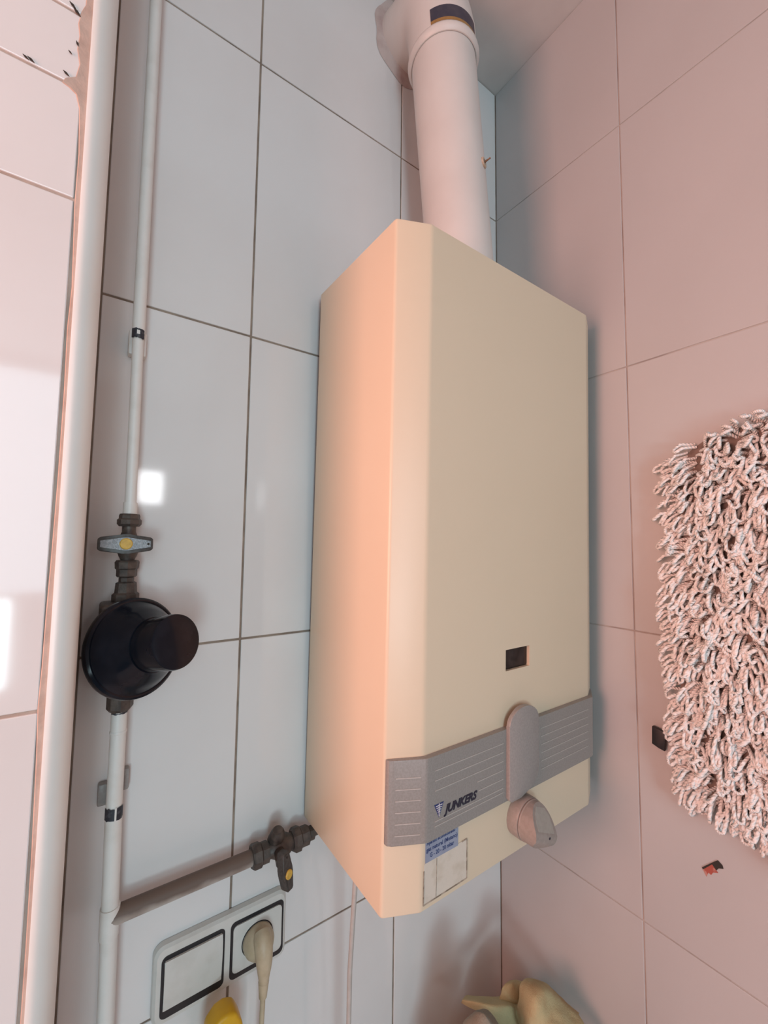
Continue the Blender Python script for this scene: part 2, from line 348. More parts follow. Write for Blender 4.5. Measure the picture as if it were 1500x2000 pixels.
# grey band over bevel, front and bevel
BZ0, BZ1 = -.3010, -.2175
xa, xb = HX0+.038, HX1-.036
outer = [(HX0+.001, YS-.0005), (HX0+.0018, YS-.0056), (HX0+.006, YS-.0078), (xa-.0015, YF-.0062), (xa+.0015, YF-.0066), (xb-.0015, YF-.0066), (xb+.0015, YF-.0062), (HX1-.006, YS-.0050), (HX1-.0015, YS-.0005)]
band = obj('band', prism([Vector((x, y, BZ0)) for x, y in outer], (0, 0, BZ1-BZ0), .0012), GREYP, H, 'grey plastic band with fine pale lines')
nrm = Vector((YF-YS, -(xa-HX0), 0)).normalized()
def rib(pa, pb, n):
    pa, pb, n = Vector(pa), Vector(pb), Vector(n); up = Vector((0, 0, .00045))
    obj('rib', prism([pa-up, pb-up, pb+up, pa+up], n*.0004), RIBM, band, smooth=0)
for k in range(6):
    z = -.2352-k*.0112
    pA = Vector((HX0+.0085, YS-.0078+(.0085-.006)*(YF-.0062-YS+.0078)/(xa-.0015-HX0-.006), z)); pB = Vector((xa-.006, 0, z))
    pB.y = pA.y + (pB.x-pA.x)*(YF-.0062-(YS-.0078))/(xa-.0015-(HX0+.006))
    rib(pA, pB, nrm)
    z2 = -.2325-k*.0102
    x0 = -.292 if k == 4 else (-.294 if k == 3 else -.3575)
    rib((x0, YF-.0066, z2), (-.2500, YF-.0066, z2), (0, -1, 0))
    rib((-.1765, YF-.0066, z2), (xb-.012, YF-.0066, z2), (0, -1, 0))
rib((-.3575, YF-.0066, -.2885), (-.2500, YF-.0066, -.2885), (0, -1, 0))
# maker's mark: emblem and lettering
e0 = (-.3628, YF-.0070, -.2672)
em = obj('emblem', prism([Vector((-0.3585, YF-.0066, -.2668)), Vector((-0.3453, YF-.0066, -.2668)), Vector((-0.3519, YF-.0066, -.2808))], (0, -.0004, 0)), INKB, band, smooth=0)
b = box(-.3523, -.3515, YF-.0073, YF-.0069, -.2795, -.2668)
for i, (hw, z) in enumerate(((.0044, -.2690), (.0036, -.2711), (.0027, -.2732), (.0018, -.2753))):
    for s in (-1, 1):
        x0 = -.3519+s*.0006; x1 = -.3519+s*hw
        prism([Vector((min(x0, x1), YF-.0070, z)), Vector((max(x0, x1), YF-.0070, z)), Vector((max(x0, x1), YF-.0070, z+.0008)), Vector((min(x0, x1), YF-.0070, z+.0008))], (0, -.0003, 0), bm=b)
obj('emblem_lines', b, INKW, em, smooth=0)
text_mesh('lettering', 'JUNKERS', INK, band, (-.3448, YF-.0068, -.2800), .0118, shear=.30, bold=.038, width=.0505)
# latch tongue over the band
lp = [Vector((x, YF-.0062, z)) for x, z in ((-.1905, -.286), (-.1875, -.279), (-.1875, -.2145))]
lp += [Vector((-.2160+.0285*math.cos(a), YF-.0062, -.2145+.0200*math.sin(a))) for a in (math.radians(d) for d in range(8, 180, 12))]
lp += [Vector((-.2445, YF-.0062, -.2145)), Vector((-.2445, YF-.0062, -.2970)), Vector((-.2405, YF-.0062, -.3012)), Vector((-.222, YF-.0062, -.3012)), Vector((-.209, YF-.0062, -.2965)), Vector((-.197, YF-.0062, -.2935))]
lb = prism(lp, (0, -.0058, 0), .0011)
lat = obj('latch', lb, LATCHM, H, 'rounded grey tongue over the band')
# control knob
kc = Vector((-.2105, YF, -.3290))
kn = obj('knob', lathe([(0, .0), (.0245, .0), (.0245, .013), (.0240, .0145), (.0226, .0150), (.0226, .0160), (.0240, .0165), (.0235, .0175), (0, .0175)], kc, (0, -1, 0), 40), KNOBM, H, 'taupe rotary control knob')
def grip():                                   # round cap cut by a big sloping facet, leaving a ridge on its lower side
    b = bmesh.new(); y0 = YF-.0175; n = 40; NR = 10; R0 = .0235; th = math.radians(-24); rings = []
    def hgt(q): return .0225-max(0, q+.0045)*.70 if q > -.0125 else .0225-(-.0125-q)*1.0
    def put(p, q, h): return b.verts.new((kc.x+p*math.cos(th)-q*math.sin(th), y0-h, kc.z+p*math.sin(th)+q*math.cos(th)))
    base = [put(R0*math.cos(2*math.pi*k/n), R0*math.sin(2*math.pi*k/n), 0) for k in range(n)]
    for j in range(NR, 0, -1):
        r = (R0-.0006)*j/NR
        rings.append([put(r*math.cos(2*math.pi*k/n), r*math.sin(2*math.pi*k/n), hgt(r*math.sin(2*math.pi*k/n))) for k in range(n)])
    c = put(0, 0, hgt(0))
    for r1, r2 in zip([base]+rings, rings):
        for k in range(n): b.faces.new((r1[k], r1[(k+1) % n], r2[(k+1) % n], r2[k]))
    for k in range(n): b.faces.new((rings[-1][k], rings[-1][(k+1) % n], c))
    b.faces.new(base[::-1]); return b
gr = obj('grip', grip(), KNOBM, kn, smooth=30)
th = math.radians(-24)
obj('grip_facet', prism([Vector((kc.x+p*math.cos(th)-q*math.sin(th), YF-.0175-(.0225-max(0, q+.0045)*.70)+.0002, kc.z+p*math.sin(th)+q*math.cos(th))) for p, q in ((-.0165, -.0020), (.0165, -.0020), (.0175, .004), (.0155, .012), (.009, .0185), (-.009, .0185), (-.0155, .012), (-.0175, .004))], (0, -.0005, 0)), KNOBL, gr)
obj('index_dot', lathe([(0, 0), (.0014, 0), (.0014, .0006), (0, .0006)], Vector((kc.x+.003, YF-.0398, kc.z-.0085)), (0, -1, 0), 12), INK, gr)
# labels under the band
lab = obj('notice_label', prism(rrect(-.3640, -.3168, -.3262, -.3025, YF-.0001, .0006, 2), (0, -.0004, 0)), LABELB, H, 'blue-grey gas notice label')
for body, z, wd in (('Aparato acondicionado *', -.3088, .0440), ('gas natural (Metano)', -.3155, .0445), ('G - 20 - 20 mbar', -.3222, .0345)):
    text_mesh('print', body, INKB, lab, (-.3627+(.0445-wd)*.5, YF-.0006, z), .0060, bold=.012, width=wd, thick=.0001)
pap = obj('paper_label', prism([Vector((x, YF-.0001, z)) for x, z in ((-.3655, -.3264), (-.3040, -.3240), (-.3022, -.3246), (-.3024, -.3665), (-.3655, -.3668))], (0, -.0003, 0)), PAPER, H, 'yellowed paper label with stained edges')
for a, c in (((-.3655, -.3330), (-.3655, -.3668)), ((-.3032, -.3243), (-.3028, -.3665)), ((-.3655, -.3665), (-.3035, -.3661)), ((-.3480, -.3270), (-.3483, -.3665)), ((-.3110, -.3247), (-.3032, -.3242))):
    p, q = Vector((a[0], YF-.0004, a[1])), Vector((c[0], YF-.0004, c[1])); wv = Vector((q.z-p.z, 0, p.x-q.x)).normalized()*(.0007 if a[0] != -.3480 else .0003)
    obj('stained_edge', prism([p-wv, q-wv, q+wv, p+wv], (0, -.0002, 0)), STAINED, pap, smooth=0)
H.rotation_euler.x = math.radians(1.05)      # the top leans a little off the wall

# ------------------------------------------------------------------ flue
P0, P1 = Vector((-.2035, -.1035, .3625)), Vector((-.2335, -.0860, .800))
FLU = thing('flue_pipe', 'white enamelled flue pipe rising from the heater to an elbow in the wall', 'flue pipe', P0)
ax = (P1-P0).normalized(); RP = .0515
fp = obj('pipe', tube([P0, P1], RP, 48), FLUE, FLU)
cs = P1 - ax*.030
obj('collar', lathe([(RP+.0005, 0), (.0535, 0), (.0568, .003), (.0578, .007), (.0568, .0115), (.0545, .0138), (.0543, .05), (RP, .05)], cs, ax, 48), FLUE, FLU, 'rolled collar of the elbow')
Q0 = cs+ax*.03; Q1 = Vector((-.2430, .004, .893)); wdir = Vector((-.06, 1, .10)).normalized()
el = obj('elbow', tube([Q0-ax*.01]+bez(Q0, Q0+ax*.062, Q1-wdir*.075, Q1, 14), .0540, 48), FLUE, FLU)
# two-tone sticker wrapped on the front of the elbow, just above the collar
t_, u_, d_ = frame(ax)
def wrap(r, h0, h1, a0, a1, n=16):
    b = bmesh.new(); rows_ = []
    tf = Vector((.25, -1, 0)); tf = (tf-ax*tf.dot(ax)).normalized(); sd = ax.cross(tf)
    for h in (h0, (h0+h1)/2, h1):
        rows_.append([b.verts.new(cs+ax*h+r*(tf*math.cos(a)+sd*math.sin(a))) for a in (math.radians(a0+(a1-a0)*k/n) for k in range(n+1))])
    for r1, r2 in zip(rows_, rows_[1:]):
        for k in range(n): b.faces.new((r1[k], r1[k+1], r2[k+1], r2[k]))
    return b
obj('sticker', wrap(.0548, .0195, .040, -76, 10), NAVY, FLU, 'dark blue sticker on the elbow')
obj('sticker_stripe', wrap(.0549, .0145, .0195, -76, 10), GOLD, FLU, 'gold strip of the sticker')
# test port with a rusty screw
tp = P0+ax*((.578-P0.z)/ax.z); dirp = Vector((.36, -.93, .0)); dirp = (dirp-ax*dirp.dot(ax)).normalized(); tpb = tp+dirp*(RP-.001)
prt = obj('test_port', lathe([(0, .0015), (.0035, .0018), (.0042, .0032), (.0072, .0030), (.0080, .0018), (.0080, -.002)], tpb, dirp, 24), CLAY, FLU, 'clay coloured plug ring')
sdir = (dirp+Vector((.35, 0, .55))).normalized()
obj('screw', tube([tpb+dirp*.001, tpb+sdir*.010, tpb+sdir*.0125], [.0017, .0011, .0013], 10), RUST, prt, 'small rusty screw')
# filler ring where the elbow enters the wall
b = bmesh.new(); n = 40; r1 = []; r2 = []
for k in range(n):
    a = 2*math.pi*k/n; rr = .0665+.004*math.sin(a*3+1)+.003*math.sin(a*7)+.010*max(0, math.sin(-a-.3))
    c = Vector((Q1.x, 0, Q1.z))
    po = c+Vector((math.cos(a)*rr, -.0006, math.sin(a)*rr)); po.z = min(po.z, CE-.001)
    pi_ = c+Vector((math.cos(a)*.052, -.004, math.sin(a)*.052)); r1.append(b.verts.new(po)); r2.append(b.verts.new(pi_))
for k in range(n): b.faces.new((r1[k], r1[(k+1) % n], r2[(k+1) % n], r2[k]))
obj('wall_filler', b, STAINP, FLU, 'stained filler around the wall entry')

# ------------------------------------------------------------------ gas line: pipes, stop valve, regulator, appliance valve
GX, GY = -.6310, -.0215
up = thing('gas_pipe', 'thin white painted gas pipe running down from the ceiling to the stop valve', 'gas pipe', (GX, GY, .03))
def px_line(v, y=GY):                         # pipe axis measured along its middle
    for (v0, u0_), (v1, u1_) in zip(AX, AX[1:]):
        if v0 <= v <= v1: return on_y(u0_+(u1_-u0_)*(v-v0)/(v1-v0), v, y)
AX = [(0, 305), (640, 271), (980, 255), (1390, 233), (1590, 222), (2000, 206)]
top = px_line(1); midj = px_line(655); bot = px_line(1000)
obj('pipe', tube([Vector((top.x+(top.x-midj.x)*.8, GY, CE)), top, midj+Vector((0, 0, .002))], .0064, 20), PIPEW, up)
obj('pipe', tube([midj+Vector((0, 0, .002)), bot], .0056, 20), PIPEW, up)
def half_sleeve(c, d, r, h, a0, a1, n=12):
    b = bmesh.new(); d = d.normalized(); tf = Vector((0, -1, 0)); tf = (tf-d*tf.dot(d)).normalized(); sd = d.cross(tf); rows_ = []
    for i, hh in enumerate((-h/2, 0, h/2)):
        rows_.append([b.verts.new(c+d*(hh+random.uniform(-.08, .08)*h)+r*(tf*math.cos(a)+sd*math.sin(a))) for a in (math.radians(a0+(a1-a0)*k/n) for k in range(n+1))])
    for q1, q2 in zip(rows_, rows_[1:]):
        for k in range(n): b.faces.new((q1[k], q1[k+1], q2[k+1], q2[k]))
    return b
dn = (midj-bot).normalized()
obj('bare_patch', half_sleeve(px_line(655), dn, .0067, .0105, -75, 55), PATINA, up, 'patch without paint')
obj('paint_fleck', half_sleeve(px_line(653)+Vector((-.0005, 0, 0)), dn, .0069, .005, -12, 14, 4), PIPEW, up)
obj('wall_clip', box(midj.x-.0085, midj.x+.0090, -.014, -.0005, midj.z-.020, midj.z+.008, .002), PIPEW, up)
obj('bare_patch', half_sleeve(px_line(992), dn, .0061, .008, -45, 50), PATINA, up)
obj('sleeve', tube([px_line(982), px_line(1004)], .0068, 20), PIPEW, up)

V1 = thing('stop_valve', 'brass stop valve with a horizontal alloy lever and yellow dot above the regulator', 'valve', (-.6300, GY, -.05))
zv = lambda v: px_line(v)
dz = Vector((0, 0, -1)); va = (zv(1165)-zv(1004)).normalized()
def seg(v): return zv(v)
obj('union_nut', lathe([(0, 0), (.0092, 0), (.0100, .002), (.0100, .0050), (.0116, .0065), (.0116, .0110), (.0095, .0135), (0, .0135)], seg(1004), va, 8), BRONZE, V1, smooth=20)
obj('body', lathe([(0, 0), (.0066, 0), (.0066, .006), (.0085, .011), (.0105, .017), (.0105, .026), (.0085, .032), (.0066, .036), (.0066, .04), (0, .04)], seg(1028), va, 24), BRONZE, V1)
obj('union_nut', lathe([(0, 0), (.0102, 0), (.0116, .002), (.0112, .0085), (.0098, .010), (.0098, .0165), (.0086, .018), (0, .018)], seg(1094), va, 8), BRONZE, V1, smooth=20)
hub = seg(1062)
obj('stem', tube([hub, hub+Vector((0, -.024, 0))], .0055, 16), BRONZE, V1)
def lever(name, c, lx, nz, length, hh, th, m1, m2, par, lab):
    """flat elongated lever: lx long direction, nz face normal."""
    lx, nz = Vector(lx).normalized(), Vector(nz).normalized(); wy = nz.cross(lx).normalized(); L2 = length/2
    def out(s): return [c+lx*(x*L2)+wy*(y*hh) for x, y in ((-1, -.52*s), (-.90, -.72*s), (-.12, -1*s), (.12, -1*s), (.90, -.72*s), (1, -.52*s), (1, .52*s), (.90, .72*s), (.12, 1*s), (-.12, 1*s), (-.90, .72*s), (-1, .52*s))]
    o = obj(name, prism(out(1), nz*th, .0008), m1, par, lab, smooth=25)
    inner = [c+nz*(th-.0001)+lx*(x*L2*.90)+wy*(y*hh*.66) for x, y in ((-1, -.5), (-.1, -1), (.1, -1), (1, -.5), (1, .5), (.1, 1), (-.1, 1), (-1, .5))]
    obj('face_plate', prism(inner, nz*.0006), m2, o, smooth=25)
    return o, lx, wy, nz
lc = on_y(246, 1063, -.050); lc.y = -.046
lv, lx, wy, nz = lever('lever', lc, (1, 0, .004), (0, -1, .06), .0485, .0098, .006, LEVERD, LEVER, V1, 'grey alloy lever')
obj('yellow_disc', lathe([(0, .0078), (.0050, .0078), (.0058, .0070), (.0058, .004)], lc, nz, 24), YDOT, lv, 'yellow gas marking dot')
obj('pin_hole', lathe([(0, .0068), (.0012, .0068), (.0012, .005)], lc+lx*.0198, nz, 10), CHIP, lv)

RG = thing('gas_regulator', 'black domed gas regulator with a protruding round cap on the white pipe', 'regulator', (-.6200, -.05, -.16))
D0 = on_y(265, 1264, -.055); n_ = Vector((.48, -.85, .20)).normalized()
obj('dome', lathe([(0, -.016), (.030, -.016), (.040, -.010), (.0470, -.006), (.0492, -.003), (.0495, 0), (.0490, .003), (.0470, .0045), (.0455, .0042), (.0440, .0055), (.0400, .0125), (.0345, .0200), (.0290, .0260), (.0265, .030), (0, .030)], D0, n_, 56), BLACKP, RG)
obj('cap', lathe([(.0255, .0290), (.0258, .034), (.0262, .057), (.0255, .0605), (.0235, .0615), (0, .0615)], D0, n_, 48), BLACKP, RG)
bk = D0-n_*.012
a1 = seg(1140); a2 = seg(1168)
obj('inlet', lathe([(0, 0), (.0072, 0), (.0072, .004), (.0098, .0055), (.0105, .0155), (.0128, .0175), (.0128, .034), (0, .034)], seg(1128), va, 8), BRONZE, RG, smooth=20)
obj('body', box(-.6525, -.612, -.050, -.008, -.146, -.066, .004, 3), BRONZE, RG)
obj('neck', tube([Vector((-.626, -.030, -.11)), bk], .020, 24), BRONZE, RG)
obj('outlet', lathe([(0, 0), (.0122, 0), (.0122, .021), (.0095, .0245), (0, .0245)], zv(1338)+Vector((0, -.004, 0)), va, 8), BRONZE, RG, smooth=20)

LO = thing('gas_pipe', 'white painted gas pipe below the regulator with a grimy branch to the heater', 'gas pipe', (-.628, GY, -.90))
p1 = zv(1378); p2 = zv(1590); p3 = zv(1800); p4 = zv(1999)
obj('pipe', tube([p1, p2], .0074, 20), PIPEW, LO)
obj('pipe', tube([p2, p3, p4, Vector((p4.x, GY, -.90))], .0078, 20), PIPEW, LO)
dl = (p1-p2).normalized()
obj('bare_patch', half_sleeve(zv(1386), dl, .0077, .0055, -70, 70), PATINA, LO)
obj('paint_fleck', half_sleeve(zv(1386), dl, .0079, .0028, -25, 15, 4), PIPEW, LO)
obj('bare_patch', half_sleeve(zv(1584), dl, .0081, .0120, -80, 88), PATINA, LO)
obj('paint_fleck', half_sleeve(zv(1584), dl, .0083, .0125, 2, 14, 3), PIPEW, LO)
obj('ridge', lathe([(.0072, -.002), (.0080, -.0008), (.0080, .0008), (.0072, .002)], zv(1428), dl, 24), PIPEW, LO)
cl = on_y(223, 1542, -.012)
for s, dzc in ((-1, -.004), (1, .006)):
    obj('clip_tab', box(cl.x+(-.0145 if s < 0 else .0045), cl.x+(-.0055 if s < 0 else .0135), -.010, -.0005, cl.z-.011+dzc, cl.z+.011+dzc, .0018), LATCHM, LO, 'grey pipe clip')
te = zv(1795); tz = -.3845
obj('branch', tube([Vector((te.x, GY, tz)), Vector((-.475, GY, tz))], .0088, 20), PIPEDIRT, LO, 'branch pipe covered in brown grime')
obj('tee', tube([Vector((te.x, GY, tz+.011)), Vector((te.x, GY, tz-.018))], [.0090, .0088], 20), PIPEW, LO)

V2 = thing('appliance_valve', 'dark brass valve with a drooping lever and yellow dot on the grimy branch pipe', 'valve', (-.445, GY, -.39))
xd = Vector((1, 0, 0))
obj('union_nut', lathe([(0, 0), (.0125, 0), (.0140, .002), (.0140, .010), (.0120, .012), (.0120, .020), (0, .020)], Vector((-.4835, GY, tz)), xd, 8), BRONZE, V2, smooth=20)
obj('body', lathe([(0, 0), (.0090, 0), (.0095, .006), (.0130, .012), (.0130, .026), (.0098, .032), (.0090, .040), (0, .040)], Vector((-.466, GY, tz)), xd, 24), BRONZE, V2)
obj('union_nut', lathe([(0, 0), (.0120, 0), (.0145, .003), (.0145, .010), (.0118, .012), (.0118, .022), (.0085, .024), (.0085, .030), (0, .030)], Vector((-.432, GY, tz)), xd, 8), BRONZE, V2, smooth=20)
obj('bonnet', tube([Vector((-.452, GY+.004, tz+.006)), Vector((-.454, GY-.008, tz+.022)), Vector((-.455, GY-.010, tz+.027))], [.0105, .0085, .0060], 16), BRONZE, V2)
obj('supply_tube', tube([Vector((-.404, GY, tz)), Vector((-.385, GY, tz+.001)), Vector((-.372, GY-.01, tz+.012)), Vector((-.366, GY-.02, tz+.025))], .0055, 14), BRONZE, V2)
l2 = on_y(556, 1706, -.062)
obj('stem', tube([Vector((-.449, GY, tz-.001)), Vector((l2.x, -.052, l2.z+.006))], .0068, 16), BRONZE, V2)
l2.y = -.054
lv2, lx2, wy2, nz2 = lever('lever', l2, (.10, -.18, -1), (.42, -.90, .10), .0400, .0074, .0098, LEVERD, LEVERD, V2, 'dark lever hanging down')
obj('yellow_disc', lathe([(0, .0116), (.0044, .0116), (.0051, .0108), (.0051, .008)], l2+lx2*.0030, nz2, 24), YDOT, lv2, 'yellow gas marking dot')
obj('pin_hole', lathe([(0, .0109), (.0011, .0109), (.0011, .009)], l2-lx2*.0150, nz2, 10), CHIP, lv2)

# ------------------------------------------------------------------ double switch and socket plate
SX0, SX1, SZ0, SZ1 = -.5835, -.4305, -.5320, -.4490
S = thing('switch_plate', 'white double wall plate with a rocker switch and a power socket', 'switch', (-.507, 0, SZ0))
def plate():
    b = bmesh.new(); n = 6
    def ring(x0, x1, z0, z1, y, r): return [b.verts.new(p) for p in rrect(x0, x1, z0, z1, y, r, n)]
    o0 = ring(SX0, SX1, SZ0, SZ1, -.0005, .011); o1 = ring(SX0+.0008, SX1-.0008, SZ0+.0008, SZ1-.0008, -.0065, .0105); o2 = ring(SX0+.0035, SX1-.0035, SZ0+.0035, SZ1-.0035, -.0092, .009)
    for r1, r2 in ((o0, o1), (o1, o2)):
        m_ = len(r1)
        for k in range(m_): b.faces.new((r1[k], r1[(k+1) % m_], r2[(k+1) % m_], r2[k]))
    b.faces.new(o2); return b
obj('frame', plate(), SOCKW, S)
IN = ((-.5755, -.5080), (-.5015, -.4350))
for i, (x0, x1) in enumerate(IN):
    z0, z1 = -.5245, -.4600
    obj('recess', prism(rrect(x0, x1, z0, z1, -.0090, .0060), (0, -.0006, 0)), SOCKG, S, smooth=0)
    if i == 0:                                # rocker: shallow concave face
        b = bmesh.new(); sec = []
        for k in range(11):
            t = k/10; z = z0+.0080+(z1-.0046-z0-.0080)*t
            sec.append((-.0118-.0012*math.sin(math.pi*(t-.35)/.65) if t > .35 else -.0118+.0022*((.35-t)/.35)**1.6, z))
        rings = []
        for x in (x0+.0030, x1-.0030):
            rings.append([b.verts.new((x, y, z)) for y, z in sec]+[b.verts.new((x, -.0094, sec[-1][1])), b.verts.new((x, -.0094, sec[0][1]))])
        m_ = len(rings[0])
        for k in range(m_): b.faces.new((rings[0][k], rings[0][(k+1) % m_], rings[1][(k+1) % m_], rings[1][k]))
        b.faces.new(rings[0][::-1]); b.faces.new(rings[1])
        bmesh.ops.bevel(b, geom=[e for e in b.edges if abs(e.verts[0].co.x-e.verts[1].co.x) < 1e-6], offset=.0008, segments=2, affect='EDGES')
        obj('rocker', b, SOCKW, S, 'white rocker switch', smooth=40)
    else:
        ins = obj('socket_insert', prism(rrect(x0+.0030, x1-.0030, z0+.0068, z1-.0044, -.0094, .0050), (0, -.0016, 0), .0004), SOCKW, S, 'white socket insert')
        obj('well', lathe([(.0195, .0002), (.0195, .0008), (.0185, .0006), (.0178, -.001)], Vector((-.4690, -.0108, -.4905)), (0, -1, 0), 36), SOCKG, ins)
PL = thing('power_plug', 'beige angled power plug with its flex hanging from the wall socket', 'plug', (-.469, -.02, -.56))
pc = Vector((-.4690, -.0114, -.4905))
obj('plug_head', lathe([(0, 0), (.0182, 0), (.0185, .003), (.0180, .009), (.0150, .015), (.009, .019), (0, .020)], pc, (0, -1, 0), 36), BEIGE, PL)
q0 = pc+Vector((0, -.017, .004))
obj('cable_exit', tube(bez(q0+Vector((.001, .006, .010)), q0+Vector((0, -.008, .004)), q0+Vector((0, -.010, -.014)), q0+Vector((.0005, -.007, -.036)), 12), [.0095, .0105, .0110, .0110, .0108, .0104, .0100, .0095, .0088, .0080, .0070, .0062, .0056], 18), BEIGE, PL)
q1 = q0+Vector((.0005, -.007, -.036))
obj('strain_relief', tube([q1+Vector((0, 0, .002)), q1+Vector((0, .001, -.016))], [.0062, .0046], 16), BEIGE, PL)
obj('flex', tube(bez(q1+Vector((0, .001, -.014)), q1+Vector((.001, .004, -.06)), q1+Vector((-.004, .010, -.12)), q1+Vector((.010, .008, -.332)), 16), .0030, 12), BEIGE, PL)

# heater's own flex hanging below it
c0 = on_y(694, 1722, -.105); c1 = on_y(689, 1800, -.085); c2 = on_y(683, 1900, -.07); c3 = on_y(681, 1998, -.065)
cf = obj('flex_cable', tube([Vector((c0.x, -.108, HZ0-.002)), c0, c1, c2, c3, c3+Vector((.002, .002, -.12)), Vector((c3.x+.01, c3.y, -.897))], .0030, 12), CORDM)
tag(cf, 'thin pale grey cable hanging straight down from under the heater', 'cable')

# ------------------------------------------------------------------ bath mat on the right wall
MT = thing('bath_mat', 'shaggy beige chenille bath mat hanging on the right wall', 'bath mat', (-.01, -.55, -.335))
MY0, MY1, MZ0, MZ1 = -.312, -.800, -.318, .135
def msurf(y, z):                              # backing surface: loose sheet, a little away from the wall
    s = (y-MY0)/(MY1-MY0)
    return -.010-.018*s-.004*math.sin(z*14+y*9)
def zlim(y):                                  # rounded top corner and slightly sagging hem
    s = MY0-y
    zt = MZ1+.012*min(1, s/.06) - (.030*(1-s/.05)**2 if s < .05 else 0) + .006*min(1, max(0, s-.06)/.1)
    zb = MZ0-.02*min(1, s/.12) + (.012*(1-s/.03)**2 if s < .03 else 0)
    return zb, zt
b = bmesh.new(); NY, NZ = 24, 24; fr = []; bk_ = []
for i in range(NY+1):
    y = MY0+(MY1-MY0)*i/NY; zb, zt = zlim(y)
    fr.append([]); bk_.append([])
    for j in range(NZ+1):
        z = zb+(zt-zb)*j/NZ; x = msurf(y, z)
        fr[-1].append(b.verts.new((x, y, z))); bk_[-1].append(b.verts.new((min(-.001, x+.004), y, z)))
for i in range(NY):
    for j in range(NZ):
        b.faces.new((fr[i][j], fr[i+1][j], fr[i+1][j+1], fr[i][j+1])); b.faces.new((bk_[i][j], bk_[i][j+1], bk_[i+1][j+1], bk_[i+1][j]))
for i in range(NY):
    b.faces.new((fr[i][0], bk_[i][0], bk_[i+1][0], fr[i+1][0])); b.faces.new((fr[i][NZ], fr[i+1][NZ], bk_[i+1][NZ], bk_[i][NZ]))
for j in range(NZ):
    b.faces.new((fr[0][j], fr[0][j+1], bk_[0][j+1], bk_[0][j])); b.faces.new((fr[NY][j], bk_[NY][j], bk_[NY][j+1], fr[NY][j+1]))
obj('backing', b, BACKM, MT)
def pile():
    rnd = random.Random(11); verts = []; faces = []; uvs = []
    S_, NP = 5, 9; y = MY0-.002
    org = wpos(MT)-Vector((0, 0, ZC)); step = .0084
    while y > MY1:
        zb, zt = zlim(y); z = zb+.002
        while z < zt:
            py_, pz_ = y+rnd.uniform(-.004, .004), z+rnd.uniform(-.004, .004)
            base = Vector((msurf(py_, pz_), py_, pz_)); ln = rnd.uniform(.018, .029)
            eL, eT, eB = max(0, 1-(MY0-py_)/.035), max(0, 1-(zt-pz_)/.025), max(0, 1-(pz_-zb)/.03)
            tang = Vector((0, rnd.gauss(0, .42)+.95*eL, rnd.gauss(0, .40)-.42+.75*eT-1.0*eB))
            dr = (Vector((-.62*(1-.55*max(eL, eB)), 0, 0))+tang*.72).normalized()
            side = dr.cross(Vector((rnd.uniform(-1, 1), rnd.uniform(-1, 1), rnd.uniform(-1, 1)))).normalized()
            apex = base+dr*ln+Vector((0, 0, -ln*.30*(1-.3*eB)+ln*.05*eT)); wd = rnd.uniform(.0056, .0090)
            if apex.x > -.006: apex.x = -.006-rnd.uniform(0, .004)
            mid = base+dr*ln*.62+Vector((-.002, 0, 0)); rad = rnd.uniform(.0019, .0024)
            f1, f2 = base-side*wd*.45, base+side*wd*.45
            ctrl = [f1, (f1+mid)*.5-side*wd*.25, mid-side*wd*.62, apex-side*wd*.46-(apex-mid)*.12, apex, apex+side*wd*.46-(apex-mid)*.12, mid+side*wd*.62, (f2+mid)*.5+side*wd*.25, f2]
            b0 = len(verts); t, u, d = frame(ctrl[1]-ctrl[0])
            for i, p in enumerate(ctrl):
                dn_ = (ctrl[min(i+1, NP-1)]-ctrl[max(i-1, 0)])
                if dn_.length > 1e-9:
                    dn_.normalize(); q = d.rotation_difference(dn_); t = q @ t; u = q @ u; d = dn_
                for k in range(S_):
                    a = 2*math.pi*k/S_; verts.append(p-org+rad*(t*math.cos(a)+u*math.sin(a)))
            for i in range(NP-1):
                for k in range(S_):
                    k2 = (k+1) % S_; faces.append((b0+i*S_+k, b0+i*S_+k2, b0+(i+1)*S_+k2, b0+(i+1)*S_+k))
                    u0_, u1_ = i*1.0, i+1.0; v0_, v1_ = k/S_, (k+1)/S_
                    uvs += [(u0_, v0_), (u0_, v1_), (u1_, v1_), (u1_, v0_)]
            z += step
        y -= step
    me = bpy.data.meshes.new('pile'); me.from_pydata(verts, [], faces)
    l = me.uv_layers.new(name='UVMap'); l.data.foreach_set('uv', [c for p in uvs for c in p])
    me.polygons.foreach_set('use_smooth', [True]*len(faces)); me.materials.append(YARN)
    o = bpy.data.objects.new('pile', me); COL.objects.link(o); o.parent = MT; o['kind'] = 'stuff'; o['label'] = 'beige twisted chenille loops'
pile()
k0 = [on_x(u, v, -.010) for u, v in ((1273, 1418), (1300, 1432), (1298, 1468), (1286, 1461), (1273, 1452))]
obj('hanging_tab', prism(k0, (.006, 0, 0), .0006), SOCKG, MT, 'black tab at the edge')

# torn sticker on the tile below the mat
sk = thing('torn_sticker', 'scrap of a torn red and black sticker on the right wall tiles', 'sticker', (0, -.335, -.42))
obj('red_scrap', prism([on_x(u, v, -.0001) for u, v in ((1372, 1696), (1391, 1687), (1397, 1697), (1403, 1705), (1393, 1704), (1389, 1709), (1384, 1704), (1380, 1712))], (-.0004, 0, 0)), RED, sk, smooth=0)
obj('black_scrap', prism([on_x(u, v, -.0006) for u, v in ((1371, 1694), (1392, 1684), (1402, 1680), (1411, 1690), (1413, 1697), (1404, 1696), (1399, 1700), (1391, 1688), (1373, 1698))], (-.0003, 0, 0)), CHIP, sk, smooth=0)

